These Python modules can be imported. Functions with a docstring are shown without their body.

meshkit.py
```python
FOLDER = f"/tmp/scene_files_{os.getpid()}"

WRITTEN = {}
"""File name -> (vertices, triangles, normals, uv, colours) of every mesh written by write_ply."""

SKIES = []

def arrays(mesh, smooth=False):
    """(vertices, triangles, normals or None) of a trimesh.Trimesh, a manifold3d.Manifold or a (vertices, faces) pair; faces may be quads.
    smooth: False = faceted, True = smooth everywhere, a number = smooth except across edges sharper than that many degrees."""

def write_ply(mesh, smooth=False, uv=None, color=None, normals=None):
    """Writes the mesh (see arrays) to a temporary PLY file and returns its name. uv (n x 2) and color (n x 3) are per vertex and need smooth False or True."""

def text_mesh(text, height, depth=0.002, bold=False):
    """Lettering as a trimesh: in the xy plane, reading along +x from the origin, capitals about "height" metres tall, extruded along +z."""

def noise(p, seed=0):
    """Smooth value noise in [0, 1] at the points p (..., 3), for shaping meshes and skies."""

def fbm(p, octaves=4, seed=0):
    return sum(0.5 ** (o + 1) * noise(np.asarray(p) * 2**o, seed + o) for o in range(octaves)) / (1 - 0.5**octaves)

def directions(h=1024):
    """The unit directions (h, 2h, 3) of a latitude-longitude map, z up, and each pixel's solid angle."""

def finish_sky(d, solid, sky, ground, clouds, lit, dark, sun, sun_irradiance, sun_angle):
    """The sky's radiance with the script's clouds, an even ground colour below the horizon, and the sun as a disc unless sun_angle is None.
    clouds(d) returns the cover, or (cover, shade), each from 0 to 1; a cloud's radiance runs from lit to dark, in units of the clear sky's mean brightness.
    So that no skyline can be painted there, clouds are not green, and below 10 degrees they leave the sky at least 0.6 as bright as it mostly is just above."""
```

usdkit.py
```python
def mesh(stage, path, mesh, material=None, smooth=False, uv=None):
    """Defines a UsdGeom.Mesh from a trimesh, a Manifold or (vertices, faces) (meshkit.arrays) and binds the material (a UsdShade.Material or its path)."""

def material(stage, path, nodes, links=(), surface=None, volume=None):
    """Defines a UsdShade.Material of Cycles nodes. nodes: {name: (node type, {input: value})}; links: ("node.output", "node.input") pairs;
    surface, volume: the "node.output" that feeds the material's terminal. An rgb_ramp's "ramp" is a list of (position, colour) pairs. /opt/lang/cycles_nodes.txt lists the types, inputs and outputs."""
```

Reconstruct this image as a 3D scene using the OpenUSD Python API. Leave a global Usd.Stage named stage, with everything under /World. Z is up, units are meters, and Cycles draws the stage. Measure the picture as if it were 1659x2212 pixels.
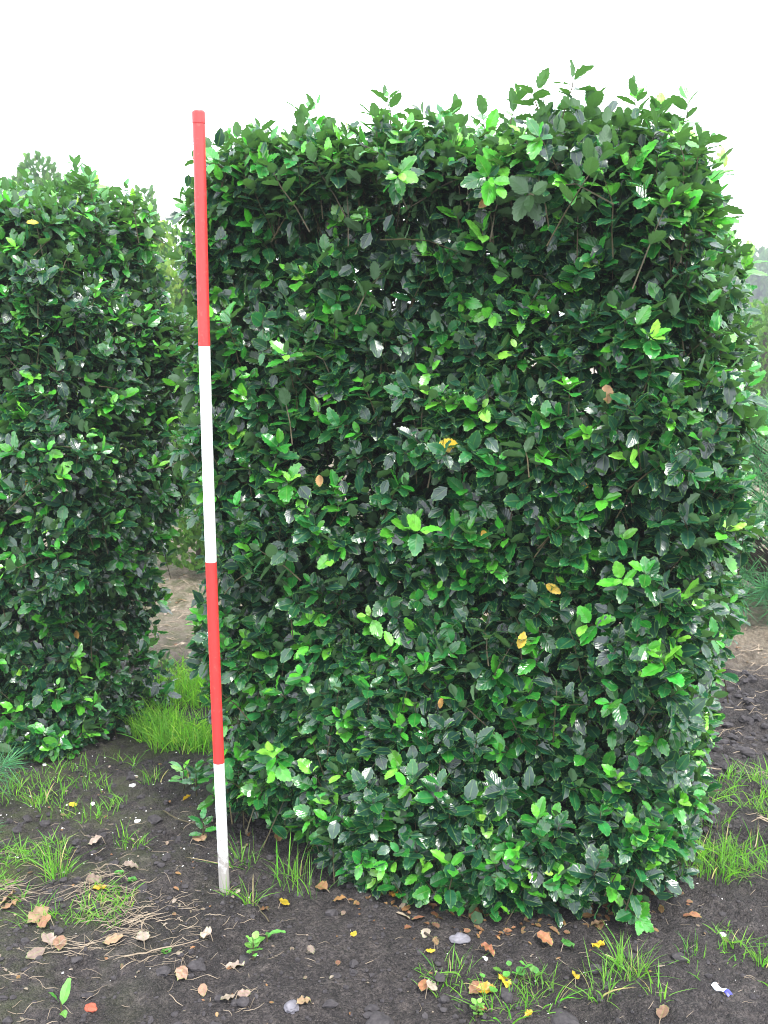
import math, random
import numpy as np, trimesh, usdkit, meshkit
from pxr import Usd, UsdGeom, UsdLux, UsdShade, Gf, Sdf, Vt

stage = Usd.Stage.CreateInMemory()
UsdGeom.SetStageUpAxis(stage, 'Z'); UsdGeom.SetStageMetersPerUnit(stage, 1.0)
world = UsdGeom.Xform.Define(stage, '/World'); stage.SetDefaultPrim(world.GetPrim())
UsdGeom.Scope.Define(stage, '/World/Looks')
T = Sdf.ValueTypeNames

# ---------------------------------------------------------------- camera, sky, sun, exposure
CAM_H, PITCH, FPX, W0, H0 = 1.37, math.radians(10.0), 2237.0, 1659.0, 2212.0
EXPOSURE = 1.72
SUN_EL, SUN_AZ = math.radians(58), math.radians(150)      # azimuth = atan2(x, y) of the direction towards the sun
cam = UsdGeom.Camera.Define(stage, '/World/camera')
cam.CreateHorizontalApertureAttr(24.0); cam.CreateVerticalApertureAttr(32.0)
cam.CreateFocalLengthAttr(24.0 * FPX / W0)
cam.CreateFStopAttr(9.0); cam.CreateFocusDistanceAttr(2.45)
cam.CreateExposureAttr(EXPOSURE)
cam.CreateClippingRangeAttr(Gf.Vec2f(0.05, 5000))
xf = UsdGeom.Xformable(cam)
xf.AddTranslateOp().Set(Gf.Vec3d(0, 0, CAM_H)); xf.AddRotateXOp().Set(90 - math.degrees(PITCH))

usdkit.material(stage, '/World/Looks/sky_look', {
    'sky': ('sky_texture', {'sky_type': 'single_scattering', 'sun_disc': False, 'sun_elevation': SUN_EL, 'sun_rotation': SUN_AZ}),
    'tc': ('texture_coordinate', {}),
    'cl': ('noise_texture', {'scale': 1.6, 'detail': 5.0, 'roughness': 0.55}),
    'ramp': ('rgb_ramp', {'ramp': [(0.0, (9.2, 10.0, 11.6)), (0.45, (10.8, 11.3, 12.4)), (1.0, (13.4, 13.6, 14.0))]}),
    'mix': ('mix', {'fac': 0.90}),
    'bg': ('background_shader', {'strength': 0.10})},
    [('tc.generated', 'cl.vector'), ('cl.fac', 'ramp.fac'), ('sky.color', 'mix.color1'), ('ramp.color', 'mix.color2'), ('mix.color', 'bg.color')],
    surface='bg.background')
dome = UsdLux.DomeLight.Define(stage, '/World/sky'); dome.CreateIntensityAttr(1.0)
UsdShade.MaterialBindingAPI.Apply(dome.GetPrim()).Bind(UsdShade.Material.Get(stage, '/World/Looks/sky_look'))
dome.GetPrim().SetCustomDataByKey('kind', 'structure')
sun = UsdLux.DistantLight.Define(stage, '/World/sun')
sun.CreateIntensityAttr(0.38); sun.CreateAngleAttr(12.0); sun.CreateColorAttr(Gf.Vec3f(1.0, 0.97, 0.92))
sun.GetPrim().CreateAttribute('inputs:normalize', T.Bool).Set(True)
sx = UsdGeom.Xformable(sun); sx.AddRotateZOp().Set(-math.degrees(SUN_AZ)); sx.AddRotateXOp().Set(math.degrees(SUN_EL) - 90)

# ---------------------------------------------------------------- helpers
CAM = np.array([0, 0, CAM_H])
FWD = np.array([0, math.cos(PITCH), -math.sin(PITCH)]); UPV = np.array([0, math.sin(PITCH), math.cos(PITCH)])

def ray(px, py):
    """Direction in the place of a point of the photograph (measured on a 1659 x 2212 view of it)."""
    d = FWD + np.array([1, 0, 0]) * (px - W0 / 2) / FPX - UPV * (py - H0 / 2) / FPX
    return d / np.linalg.norm(d)

def project(p):
    q = np.asarray(p, float) - CAM
    d = q @ FWD
    return W0 / 2 + FPX * q[..., 0] / d, H0 / 2 - FPX * (q @ UPV) / d, d

def ground_xy(px, py, z=0.0):
    d = ray(px, py); t = (z - CAM_H) / d[2]
    return (CAM + t * d)[:2]

used = {}
def numbered(parent, name):
    k = used.get((parent, name), 0); used[(parent, name)] = k + 1
    return f'{parent}/{name}' if k == 0 else f'{parent}/{name}_{k:03d}'

def tag(prim, label=None, cat=None, group=None, kind=None):
    p = prim.GetPrim() if hasattr(prim, 'GetPrim') else prim
    for k, v in (('label', label), ('category', cat), ('group', group), ('kind', kind)):
        if v: p.SetCustomDataByKey(k, v)
    return prim

def look(n): return '/World/Looks/' + n

def obj(name, mesh, mat, parent='/World', smooth=False):
    if not isinstance(parent, str): parent = str(parent.GetPath())
    return usdkit.mesh(stage, numbered(parent, name), mesh, look(mat), smooth)

def thing(name, loc, label, cat, group=None, rz=0.0):
    x = UsdGeom.Xform.Define(stage, numbered('/World', name))
    x.AddTranslateOp().Set(Gf.Vec3d(*map(float, loc)))
    if rz: x.AddRotateZOp().Set(math.degrees(rz))
    return tag(x, label, cat, group)

def raw(name, v, f, n, mat, parent='/World', attrs=None):
    """A mesh with given normals and vertex primvars."""
    if not isinstance(parent, str): parent = str(parent.GetPath())
    m = UsdGeom.Mesh.Define(stage, numbered(parent, name))
    m.CreatePointsAttr(Vt.Vec3fArray.FromNumpy(np.ascontiguousarray(v, np.float32)))
    m.CreateFaceVertexCountsAttr(Vt.IntArray.FromNumpy(np.full(len(f), 3, np.int32)))
    m.CreateFaceVertexIndicesAttr(Vt.IntArray.FromNumpy(np.ascontiguousarray(f, np.int32).ravel()))
    m.CreateSubdivisionSchemeAttr('none')
    if n is not None:
        m.CreateNormalsAttr(Vt.Vec3fArray.FromNumpy(np.ascontiguousarray(n, np.float32))); m.SetNormalsInterpolation('vertex')
    for k, a in (attrs or {}).items():
        UsdGeom.PrimvarsAPI(m).CreatePrimvar(k, T.Float3Array, 'vertex').Set(Vt.Vec3fArray.FromNumpy(np.ascontiguousarray(a, np.float32)))
    UsdShade.MaterialBindingAPI.Apply(m.GetPrim()).Bind(UsdShade.Material.Get(stage, look(mat)))
    return m

def unit(a):
    a = np.asarray(a, float)
    return a / np.maximum(np.linalg.norm(a, axis=-1, keepdims=True), 1e-9)

def tubes(paths, sides=5):
    """Joined tapered tubes: paths is a list of (points, radii)."""
    V, F, n0 = [], [], 0
    for p, r in paths:
        p = np.asarray(p, float); r = np.broadcast_to(r, (len(p),))
        t = unit(np.gradient(p, axis=0))
        a = unit(np.cross(t, np.where(np.abs(t[:, 2:]) < 0.9, [0, 0, 1.0], [1.0, 0, 0]))); b = np.cross(t, a)
        ang = np.arange(sides) * 2 * np.pi / sides
        v = p[:, None] + r[:, None, None] * (np.cos(ang)[None, :, None] * a[:, None] + np.sin(ang)[None, :, None] * b[:, None])
        i, j = np.meshgrid(np.arange(len(p) - 1), np.arange(sides), indexing='ij')
        q = np.stack([i * sides + j, i * sides + (j + 1) % sides, (i + 1) * sides + (j + 1) % sides, (i + 1) * sides + j], -1).reshape(-1, 4) + n0
        V.append(v.reshape(-1, 3)); F += [q[:, [0, 1, 2]], q[:, [0, 2, 3]]]
        V.append(p[-1:] + t[-1:] * r[-1]); e = n0 + (len(p) - 1) * sides
        F.append(np.array([[e + k, e + (k + 1) % sides, n0 + len(p) * sides] for k in range(sides)]))
        n0 += len(p) * sides + 1
    return np.vstack(V), np.vstack(F)

# ---------------------------------------------------------------- materials
def simple(name, col, rough=0.8, spec=0.3, noise=None):
    nodes = {'p': ('principled_bsdf', {'base_color': col, 'roughness': rough, 'specular_ior_level': spec})}; links = []
    if noise:
        sc, c2, dist = noise
        nodes |= {'tc': ('geometry', {}), 'n': ('noise_texture', {'scale': sc, 'detail': 4.0}), 'r': ('rgb_ramp', {'ramp': [(0.3, col), (0.7, c2)]}), 'b': ('bump', {'strength': 0.5, 'distance': dist})}
        links += [('tc.position', 'n.vector'), ('n.fac', 'r.fac'), ('r.color', 'p.base_color'), ('n.fac', 'b.height'), ('b.normal', 'p.normal')]
    return usdkit.material(stage, look(name), nodes, links, surface='p.BSDF')

def leaf_look(name, ramp, under, rough=(0.22, 0.42), transl=0.22, spec=0.5):
    """A leaf: 'leaf' primvar = (across -1..1, along 0..1, age), 'tone' primvar = (random, random, 0)."""
    usdkit.material(stage, look(name), {
        'a': ('attribute', {'attribute': 'leaf'}), 's': ('separate_xyz', {}),
        'tn': ('attribute', {'attribute': 'tone'}), 'ts': ('separate_xyz', {}),
        'age': ('rgb_ramp', {'ramp': ramp}),
        'geo': ('geometry', {}),
        'n1': ('noise_texture', {'scale': 70.0, 'detail': 3.0}),
        'n1m': ('map_range', {'value': 0.5, 'from_min': 0.3, 'from_max': 0.7, 'to_min': 0.75, 'to_max': 1.25}),
        'val': ('map_range', {'from_min': 0.0, 'from_max': 1.0, 'to_min': 0.7, 'to_max': 1.35}),
        'vm': ('math', {'math_type': 'multiply'}),
        'hv': ('hsv', {'saturation': 1.0}),
        'hm': ('map_range', {'from_min': 0.0, 'from_max': 1.0, 'to_min': 0.485, 'to_max': 0.515}),
        'ax': ('math', {'math_type': 'absolute'}),
        'rib': ('map_range', {'from_min': 0.03, 'from_max': 0.12, 'to_min': 0.28, 'to_max': 0.0, 'clamp': True}),
        'ribc': ('mix', {'color2': (0.16, 0.26, 0.06)}),
        'und': ('mix', {'color2': under}),
        'rim': ('map_range', {'from_min': 0.86, 'from_max': 1.12, 'to_min': 0.0, 'to_max': 0.5, 'clamp': True}), 'rimc': ('mix', {'color2': (0.14, 0.30, 0.06)}),
        'vy': ('math', {'math_type': 'multiply', 'value2': 44.0}), 'vx': ('math', {'math_type': 'multiply', 'value2': 14.0}),
        'vd': ('math', {'math_type': 'subtract'}), 'vs': ('math', {'math_type': 'sine'}),
        'hgt': ('math', {'math_type': 'multiply_add', 'value2': 0.25}),
        'b': ('bump', {'strength': 0.22, 'distance': 0.0020}),
        'ro': ('map_range', {'from_min': 0.0, 'from_max': 1.0, 'to_min': rough[0], 'to_max': rough[1]}),
        'rob': ('mix_float', {'b': 0.6}),
        'p': ('principled_bsdf', {'specular_ior_level': spec}),
        'tcol': ('mix', {'mix_type': 'multiply', 'fac': 1.0, 'color2': (1.9, 2.1, 0.7)}),
        'tr': ('translucent_bsdf', {}), 'mx': ('mix_closure', {'fac': transl})},
        [('a.vector', 's.vector'), ('tn.vector', 'ts.vector'), ('s.z', 'age.fac'), ('geo.position', 'n1.vector'), ('n1.fac', 'n1m.value'), ('ts.x', 'val.value'),
         ('val.result', 'vm.value1'), ('n1m.result', 'vm.value2'), ('vm.value', 'hv.value'), ('ts.y', 'hm.value'), ('hm.result', 'hv.hue'), ('age.color', 'hv.color'),
         ('s.x', 'ax.value1'), ('ax.value', 'rib.value'), ('rib.result', 'ribc.fac'), ('hv.color', 'ribc.color1'),
         ('geo.backfacing', 'und.fac'), ('ax.value', 'rim.value'), ('rim.result', 'rimc.fac'), ('ribc.color', 'rimc.color1'), ('rimc.color', 'und.color1'), ('und.color', 'p.base_color'),
         ('s.y', 'vy.value1'), ('ax.value', 'vx.value1'), ('vy.value', 'vd.value1'), ('vx.value', 'vd.value2'), ('vd.value', 'vs.value1'),
         ('vs.value', 'hgt.value1'), ('n1.fac', 'hgt.value3'), ('hgt.value', 'b.height'), ('b.normal', 'p.normal'),
         ('ts.y', 'ro.value'), ('geo.backfacing', 'rob.fac'), ('ro.result', 'rob.a'), ('rob.result', 'p.roughness'),
         ('und.color', 'tcol.color1'), ('tcol.color', 'tr.color'), ('p.BSDF', 'mx.closure1'), ('tr.BSDF', 'mx.closure2')], surface='mx.closure')

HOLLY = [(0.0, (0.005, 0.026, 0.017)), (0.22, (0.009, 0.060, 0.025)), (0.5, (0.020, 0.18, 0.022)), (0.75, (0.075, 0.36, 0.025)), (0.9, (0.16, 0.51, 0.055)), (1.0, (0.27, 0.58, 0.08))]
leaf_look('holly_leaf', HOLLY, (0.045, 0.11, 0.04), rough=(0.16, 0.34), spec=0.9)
leaf_look('yellow_leaf', [(0.0, (0.52, 0.34, 0.025)), (0.5, (0.32, 0.16, 0.025)), (1.0, (0.26, 0.14, 0.06))], (0.45, 0.30, 0.06), rough=(0.35, 0.5))
leaf_look('dry_leaf', [(0.0, (0.27, 0.18, 0.12)), (0.4, (0.22, 0.10, 0.045)), (0.7, (0.14, 0.07, 0.04)), (1.0, (0.29, 0.23, 0.19))], (0.26, 0.19, 0.14), rough=(0.5, 0.7), transl=0.1, spec=0.3)
leaf_look('weed_leaf', [(0.0, (0.06, 0.22, 0.03)), (1.0, (0.16, 0.36, 0.07))], (0.10, 0.22, 0.07), rough=(0.4, 0.6))
leaf_look('grass_blade', [(0.0, (0.04, 0.15, 0.015)), (0.5, (0.10, 0.30, 0.025)), (0.8, (0.23, 0.43, 0.05)), (1.0, (0.50, 0.40, 0.22))], (0.12, 0.28, 0.04), rough=(0.4, 0.6), transl=0.35, spec=0.35)
leaf_look('pine_needle', [(0.0, (0.035, 0.15, 0.07)), (1.0, (0.12, 0.33, 0.14))], (0.06, 0.20, 0.10), rough=(0.4, 0.6), transl=0.25, spec=0.35)
leaf_look('conifer_leaf', [(0.0, (0.03, 0.085, 0.025)), (0.5, (0.07, 0.16, 0.03)), (1.0, (0.16, 0.26, 0.045))], (0.05, 0.12, 0.04), rough=(0.5, 0.7), transl=0.25, spec=0.3)
leaf_look('far_leaf', [(0.0, (0.035, 0.08, 0.04)), (1.0, (0.08, 0.14, 0.06))], (0.05, 0.10, 0.05), rough=(0.5, 0.7), transl=0.2, spec=0.3)
simple('bark', (0.030, 0.023, 0.017), 0.8, 0.3, (60.0, (0.065, 0.052, 0.036), 0.002))
simple('green_twig', (0.045, 0.042, 0.016), 0.6, 0.4, (50.0, (0.08, 0.060, 0.030), 0.001))
simple('stone_white', (0.60, 0.58, 0.54), 0.6, 0.4, (80.0, (0.75, 0.74, 0.72), 0.001))
simple('stone_grey', (0.10, 0.095, 0.11), 0.7, 0.3, (60.0, (0.20, 0.19, 0.21), 0.002))
simple('clod', (0.030, 0.027, 0.029), 0.9, 0.25, (90.0, (0.060, 0.054, 0.055), 0.004))
simple('red_scrap', (0.30, 0.06, 0.03), 0.7, 0.3, (90.0, (0.40, 0.10, 0.06), 0.002))
simple('blue_scrap', (0.60, 0.68, 0.80), 0.35, 0.5)
simple('dark_blue_scrap', (0.03, 0.03, 0.25), 0.35, 0.5)
simple('white_flower', (0.75, 0.75, 0.75), 0.6, 0.3)

def paint(name, col, dirt, dz):
    """Painted pole: faint scuffs everywhere, soil splashes below the height dz above the ground."""
    usdkit.material(stage, look(name), {
        'g': ('geometry', {}), 'n': ('noise_texture', {'scale': 55.0, 'detail': 6.0, 'roughness': 0.7}),
        'mp': ('mapping', {'scale': (1.0, 1.0, 0.12)}), 'n2': ('noise_texture', {'scale': 160.0, 'detail': 3.0}),
        'sp': ('separate_xyz', {}), 'hz': ('map_range', {'from_min': 0.0, 'from_max': dz, 'to_min': 0.42, 'to_max': 0.0, 'clamp': True}),
        'ad': ('math', {'math_type': 'add'}), 'th': ('map_range', {'from_min': 0.58, 'from_max': 0.74, 'to_min': 0.0, 'to_max': 0.75, 'clamp': True}),
        'm': ('mix', {'color1': col, 'color2': dirt}), 'v': ('map_range', {'from_min': 0.3, 'from_max': 0.7, 'to_min': 0.90, 'to_max': 1.06}),
        'hv': ('hsv', {}), 'b': ('bump', {'strength': 0.15, 'distance': 0.001}),
        'p': ('principled_bsdf', {'roughness': 0.38, 'specular_ior_level': 0.5})},
        [('g.position', 'n.vector'), ('g.position', 'mp.vector'), ('mp.vector', 'n2.vector'), ('g.position', 'sp.vector'), ('sp.z', 'hz.value'), ('n.fac', 'ad.value1'), ('hz.result', 'ad.value2'),
         ('ad.value', 'th.value'), ('th.result', 'm.fac'), ('m.color', 'hv.color'), ('n2.fac', 'v.value'), ('v.result', 'hv.value'), ('hv.color', 'p.base_color'), ('n2.fac', 'b.height'), ('b.normal', 'p.normal')], surface='p.BSDF')
paint('red_paint', (0.63, 0.040, 0.036), (0.42, 0.13, 0.10), 0.01)
paint('white_paint', (0.80, 0.80, 0.79), (0.16, 0.13, 0.10), 0.16)

# ---------------------------------------------------------------- ground
def ground_z(x, y):
    x, y = np.asarray(x, float), np.asarray(y, float)
    p = np.stack([x, y, np.zeros_like(x)], -1)
    far = np.clip((np.hypot(x, y) - 9) / 10, 0, 1)
    z = 0.045 * (meshkit.fbm(p * 1.7, 3, 5) - 0.5) + 0.042 * (meshkit.fbm(p * 8, 3, 9) - 0.5)
    fine = meshkit.fbm(p * 42, 2, 21); clod = meshkit.noise(p * 24, 33)
    rough = np.clip((x - 0.7) * 1.5, 0.0, 1.0)          # loose tilled soil on the right
    z = z + (0.018 + 0.012 * rough) * (fine - 0.5) + (0.020 + 0.03 * rough) * np.clip(clod - 0.55, 0, 1)
    return z * (1 - far)

def axis_steps(a, b, fine, lo, hi, grow):
    mid = list(np.arange(a, b, fine)); s, v, up = fine, mid[-1], []
    while v < hi: s *= grow; v += s; up.append(v)
    s, v, dn = fine, a, []
    while v > lo: s *= grow; v -= s; dn.append(v)
    return np.array(dn[::-1] + mid + up)
gx = axis_steps(-1.3, 1.5, 0.012, -400, 400, 1.06); gy = axis_steps(1.6, 3.9, 0.012, -60, 900, 1.05)
GX, GY = np.meshgrid(gx, gy); GZ = ground_z(GX, GY)
nx, ny = len(gx), len(gy)
idx = np.arange(nx * ny).reshape(ny, nx)
quads = np.stack([idx[:-1, :-1], idx[:-1, 1:], idx[1:, 1:], idx[1:, :-1]], -1).reshape(-1, 4)
usdkit.material(stage, look('soil'), {
    'g': ('geometry', {}), 'sp': ('separate_xyz', {}),
    'n': ('noise_texture', {'scale': 26.0, 'detail': 8.0, 'roughness': 0.7}),
    'nf': ('noise_texture', {'scale': 330.0, 'detail': 3.0, 'roughness': 0.7}),
    'col': ('rgb_ramp', {'ramp': [(0.25, (0.012, 0.0103, 0.0101)), (0.5, (0.029, 0.0243, 0.0232)), (0.72, (0.066, 0.055, 0.049)), (0.9, (0.12, 0.098, 0.082))]}),
    'vo': ('voronoi_texture', {'scale': 190.0, 'detail': 1.0}), 'vb': ('rgb_to_bw', {}), 'vr': ('map_range', {'from_min': 0.2, 'from_max': 0.8, 'to_min': 0.4, 'to_max': 1.75}), 'vh': ('hsv', {}),
    'ml': ('noise_texture', {'scale': 3.2, 'detail': 5.0, 'roughness': 0.6}), 'mr': ('map_range', {'from_min': 0.35, 'from_max': 0.65, 'to_min': 0.65, 'to_max': 1.3}), 'mm': ('math', {'math_type': 'multiply'}),
    'vi': ('math', {'math_type': 'multiply_add', 'value2': -0.55}),
    'fr': ('rgb_ramp', {'ramp': [(0.57, (0, 0, 0)), (0.72, (1, 1, 1))]}),
    'c2': ('mix', {'color2': (0.17, 0.145, 0.12)}),
    # pale straw litter on the path behind the hedges: a band across the view from about 4.2 m
    'along': ('vector_math', {'math_type': 'dot_product', 'vector2': (0.12, 1.0, 0.0)}),
    'nb': ('noise_texture', {'scale': 1.3, 'detail': 5.0, 'roughness': 0.65}),
    'ds': ('math', {'math_type': 'multiply_add', 'value2': 1.5}),
    'band': ('map_range', {'from_min': 4.9, 'from_max': 5.5, 'to_min': 0.0, 'to_max': 1.0, 'clamp': True}),
    'mps': ('mapping', {'scale': (1.0, 1.0, 1.0)}),
    'st': ('noise_texture', {'scale': 45.0, 'detail': 6.0, 'roughness': 0.75}),
    'stc': ('rgb_ramp', {'ramp': [(0.3, (0.10, 0.075, 0.055)), (0.5, (0.30, 0.24, 0.17)), (0.7, (0.48, 0.41, 0.31))]}),
    'c3': ('mix', {}),
    # a mossy green bloom with straw in the left foreground
    'lx': ('vector_math', {'math_type': 'dot_product', 'vector2': (-1.0, 0.15, 0.0)}),
    'lm': ('map_range', {'from_min': 0.70, 'from_max': 1.3, 'to_min': 0.0, 'to_max': 0.85, 'clamp': True}),
    'nm': ('noise_texture', {'scale': 7.0, 'detail': 6.0, 'roughness': 0.7}), 'nmr': ('map_range', {'from_min': 0.45, 'from_max': 0.65, 'to_min': 0.0, 'to_max': 1.0, 'clamp': True}),
    'lmm': ('math', {'math_type': 'multiply'}), 'c4': ('mix', {'color2': (0.085, 0.105, 0.035)}),
    'hb': ('math', {'math_type': 'multiply_add', 'value2': 0.35}),
    'b': ('bump', {'strength': 1.0, 'distance': 0.022}),
    'p': ('principled_bsdf', {'roughness': 0.85, 'specular_ior_level': 0.35})},
    [('g.position', x + '.vector') for x in ('n', 'nf', 'nb', 'st', 'nm', 'vo', 'ml')] +
    [('n.fac', 'col.fac'), ('nf.fac', 'fr.fac'), ('fr.color', 'c2.fac'), ('vo.color', 'vb.color'), ('vb.val', 'vr.value'), ('vr.result', 'mm.value1'), ('ml.fac', 'mr.value'), ('mr.result', 'mm.value2'), ('mm.value', 'vh.value'), ('col.color', 'vh.color'), ('vh.color', 'c2.color1'),
     ('g.position', 'along.vector1'), ('nb.fac', 'ds.value1'), ('along.value', 'ds.value3'), ('ds.value', 'band.value'), ('band.result', 'c3.fac'),
     ('st.fac', 'stc.fac'), ('c2.color', 'c3.color1'), ('stc.color', 'c3.color2'),
     ('g.position', 'lx.vector1'), ('lx.value', 'lm.value'), ('nm.fac', 'nmr.value'), ('lm.result', 'lmm.value1'), ('nmr.result', 'lmm.value2'), ('lmm.value', 'c4.fac'), ('c3.color', 'c4.color1'), ('c4.color', 'p.base_color'),
     ('nf.fac', 'hb.value1'), ('n.fac', 'hb.value3'), ('vo.distance', 'vi.value1'), ('hb.value', 'vi.value3'), ('vi.value', 'b.height'), ('b.normal', 'p.normal')], surface='p.BSDF')
g = obj('ground', (np.stack([GX, GY, GZ], -1).reshape(-1, 3), quads), 'soil', smooth=True)
tag(g, 'dark moist crumbly soil of the nursery field, strewn with straw further back', 'ground', kind='structure')

# ---------------------------------------------------------------- leaves
def leaf_shape(rng, teeth=5, width=0.30, fold=0.25, curl=0.25, tooth=0.035, wave=0.03, lop=0.0):
    """Serrated leaf of unit length along +y, its upper face to +z; the two halves meet at the midrib without sharing normals."""
    n = teeth
    tm = np.linspace(0, 1, n + 1)
    prof = lambda t: width * np.sin(np.pi * np.clip(t, 0, 1) ** 0.92) ** 0.66
    V, UV, F, N = [], [], [], []
    for s in (-1, 1):
        mid = [(0.0, t) for t in tm]
        E = [(s * prof(t) * (1 - 0.07), t) for t in tm[1:-1]]
        Tt = []
        for j in range(n):
            t = tm[j] + 0.70 / n
            Tt.append((s * (prof(t) + tooth * (1 if j < n - 1 else 0.3)), min(t + 0.03, 0.985)))
        pts = np.array(mid + E + Tt); a = len(mid); b = a + len(E)
        f = []
        for j in range(n):
            Ej = j if j == 0 else a + j - 1
            En = n if j == n - 1 else a + j
            tp = b + j
            if j > 0: f.append((j, Ej, tp))
            f.append((j, tp, j + 1))
            if j < n - 1: f.append((tp, En, j + 1))
        f = np.array(f)
        if s == 1: f = f[:, ::-1]
        x, t = pts[:, 0].copy(), pts[:, 1]
        w = np.maximum(prof(t), 0.05)
        z = fold * np.abs(x) - curl * t ** 2 * 0.5 + wave * np.sin(t * 17 + s * 1.3) * np.abs(x) / w + 0.15 * lop * x
        z[b:] += rng.uniform(-0.02, 0.03, n)
        v = np.stack([x, t, z], -1)
        nr = np.zeros_like(v); fn = np.cross(v[f[:, 1]] - v[f[:, 0]], v[f[:, 2]] - v[f[:, 0]])
        for k in range(3): np.add.at(nr, f[:, k], fn)
        if nr[:, 2].sum() < 0: f = f[:, ::-1]; nr = -nr
        F.append(f + sum(map(len, V))); V.append(v); N.append(unit(nr)); UV.append(np.stack([x / w, t], -1))
    return np.vstack(V), np.vstack(F), np.vstack(N), np.vstack(UV)

def scatter(shapes, which, pos, rot, scale, age, tone):
    """Vertices, faces, normals, primvars of many leaves; rot columns = (side, along, normal)."""
    Vs, Fs, Ns, A, B, n0 = [], [], [], [], [], 0
    for k, (v, f, n, uv) in enumerate(shapes):
        sel = np.nonzero(which == k)[0]
        if not len(sel): continue
        VV = np.einsum('nij,vj->nvi', rot[sel], v) * scale[sel][:, None, None] + pos[sel][:, None]
        NN = np.einsum('nij,vj->nvi', rot[sel], n)
        m = len(v)
        Vs.append(VV.reshape(-1, 3)); Ns.append(NN.reshape(-1, 3))
        Fs.append((f[None] + (np.arange(len(sel)) * m)[:, None, None]).reshape(-1, 3) + n0)
        A.append(np.concatenate([np.broadcast_to(uv, (len(sel), m, 2)), np.broadcast_to(age[sel][:, None, None], (len(sel), m, 1))], -1).reshape(-1, 3))
        B.append(np.broadcast_to(tone[sel][:, None], (len(sel), m, 3)).reshape(-1, 3))
        n0 += len(sel) * m
    return np.vstack(Vs), np.vstack(Fs), np.vstack(Ns), {'leaf': np.vstack(A), 'tone': np.vstack(B)}

def frame_of(along, normal):
    a = unit(along); n = unit(normal - (normal * a).sum(-1, keepdims=True) * a)
    return np.stack([np.cross(a, n), a, n], -1)

def leaf_set(seed, count, teeth, **kw):
    r = np.random.default_rng(seed)
    return [leaf_shape(r, teeth, r.uniform(0.25, 0.335), r.uniform(0.05, 0.38), r.uniform(-0.15, 0.6), r.uniform(0.028, 0.048), r.uniform(0.0, 0.05), r.uniform(-1, 1), **kw) for _ in range(count)]
HOLLY_NEAR, HOLLY_FAR, HOLLY_LOW = leaf_set(1, 10, 6), leaf_set(2, 8, 4), leaf_set(6, 6, 3)

YAW_MAIN, YAW_LEFT = math.radians(-21), math.radians(-28)
def axes(yaw): return np.array([math.cos(yaw), math.sin(yaw), 0]), np.array([-math.sin(yaw), math.cos(yaw), 0])
Z = np.array([0, 0, 1.0]); U, V_ = axes(YAW_MAIN)

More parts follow.
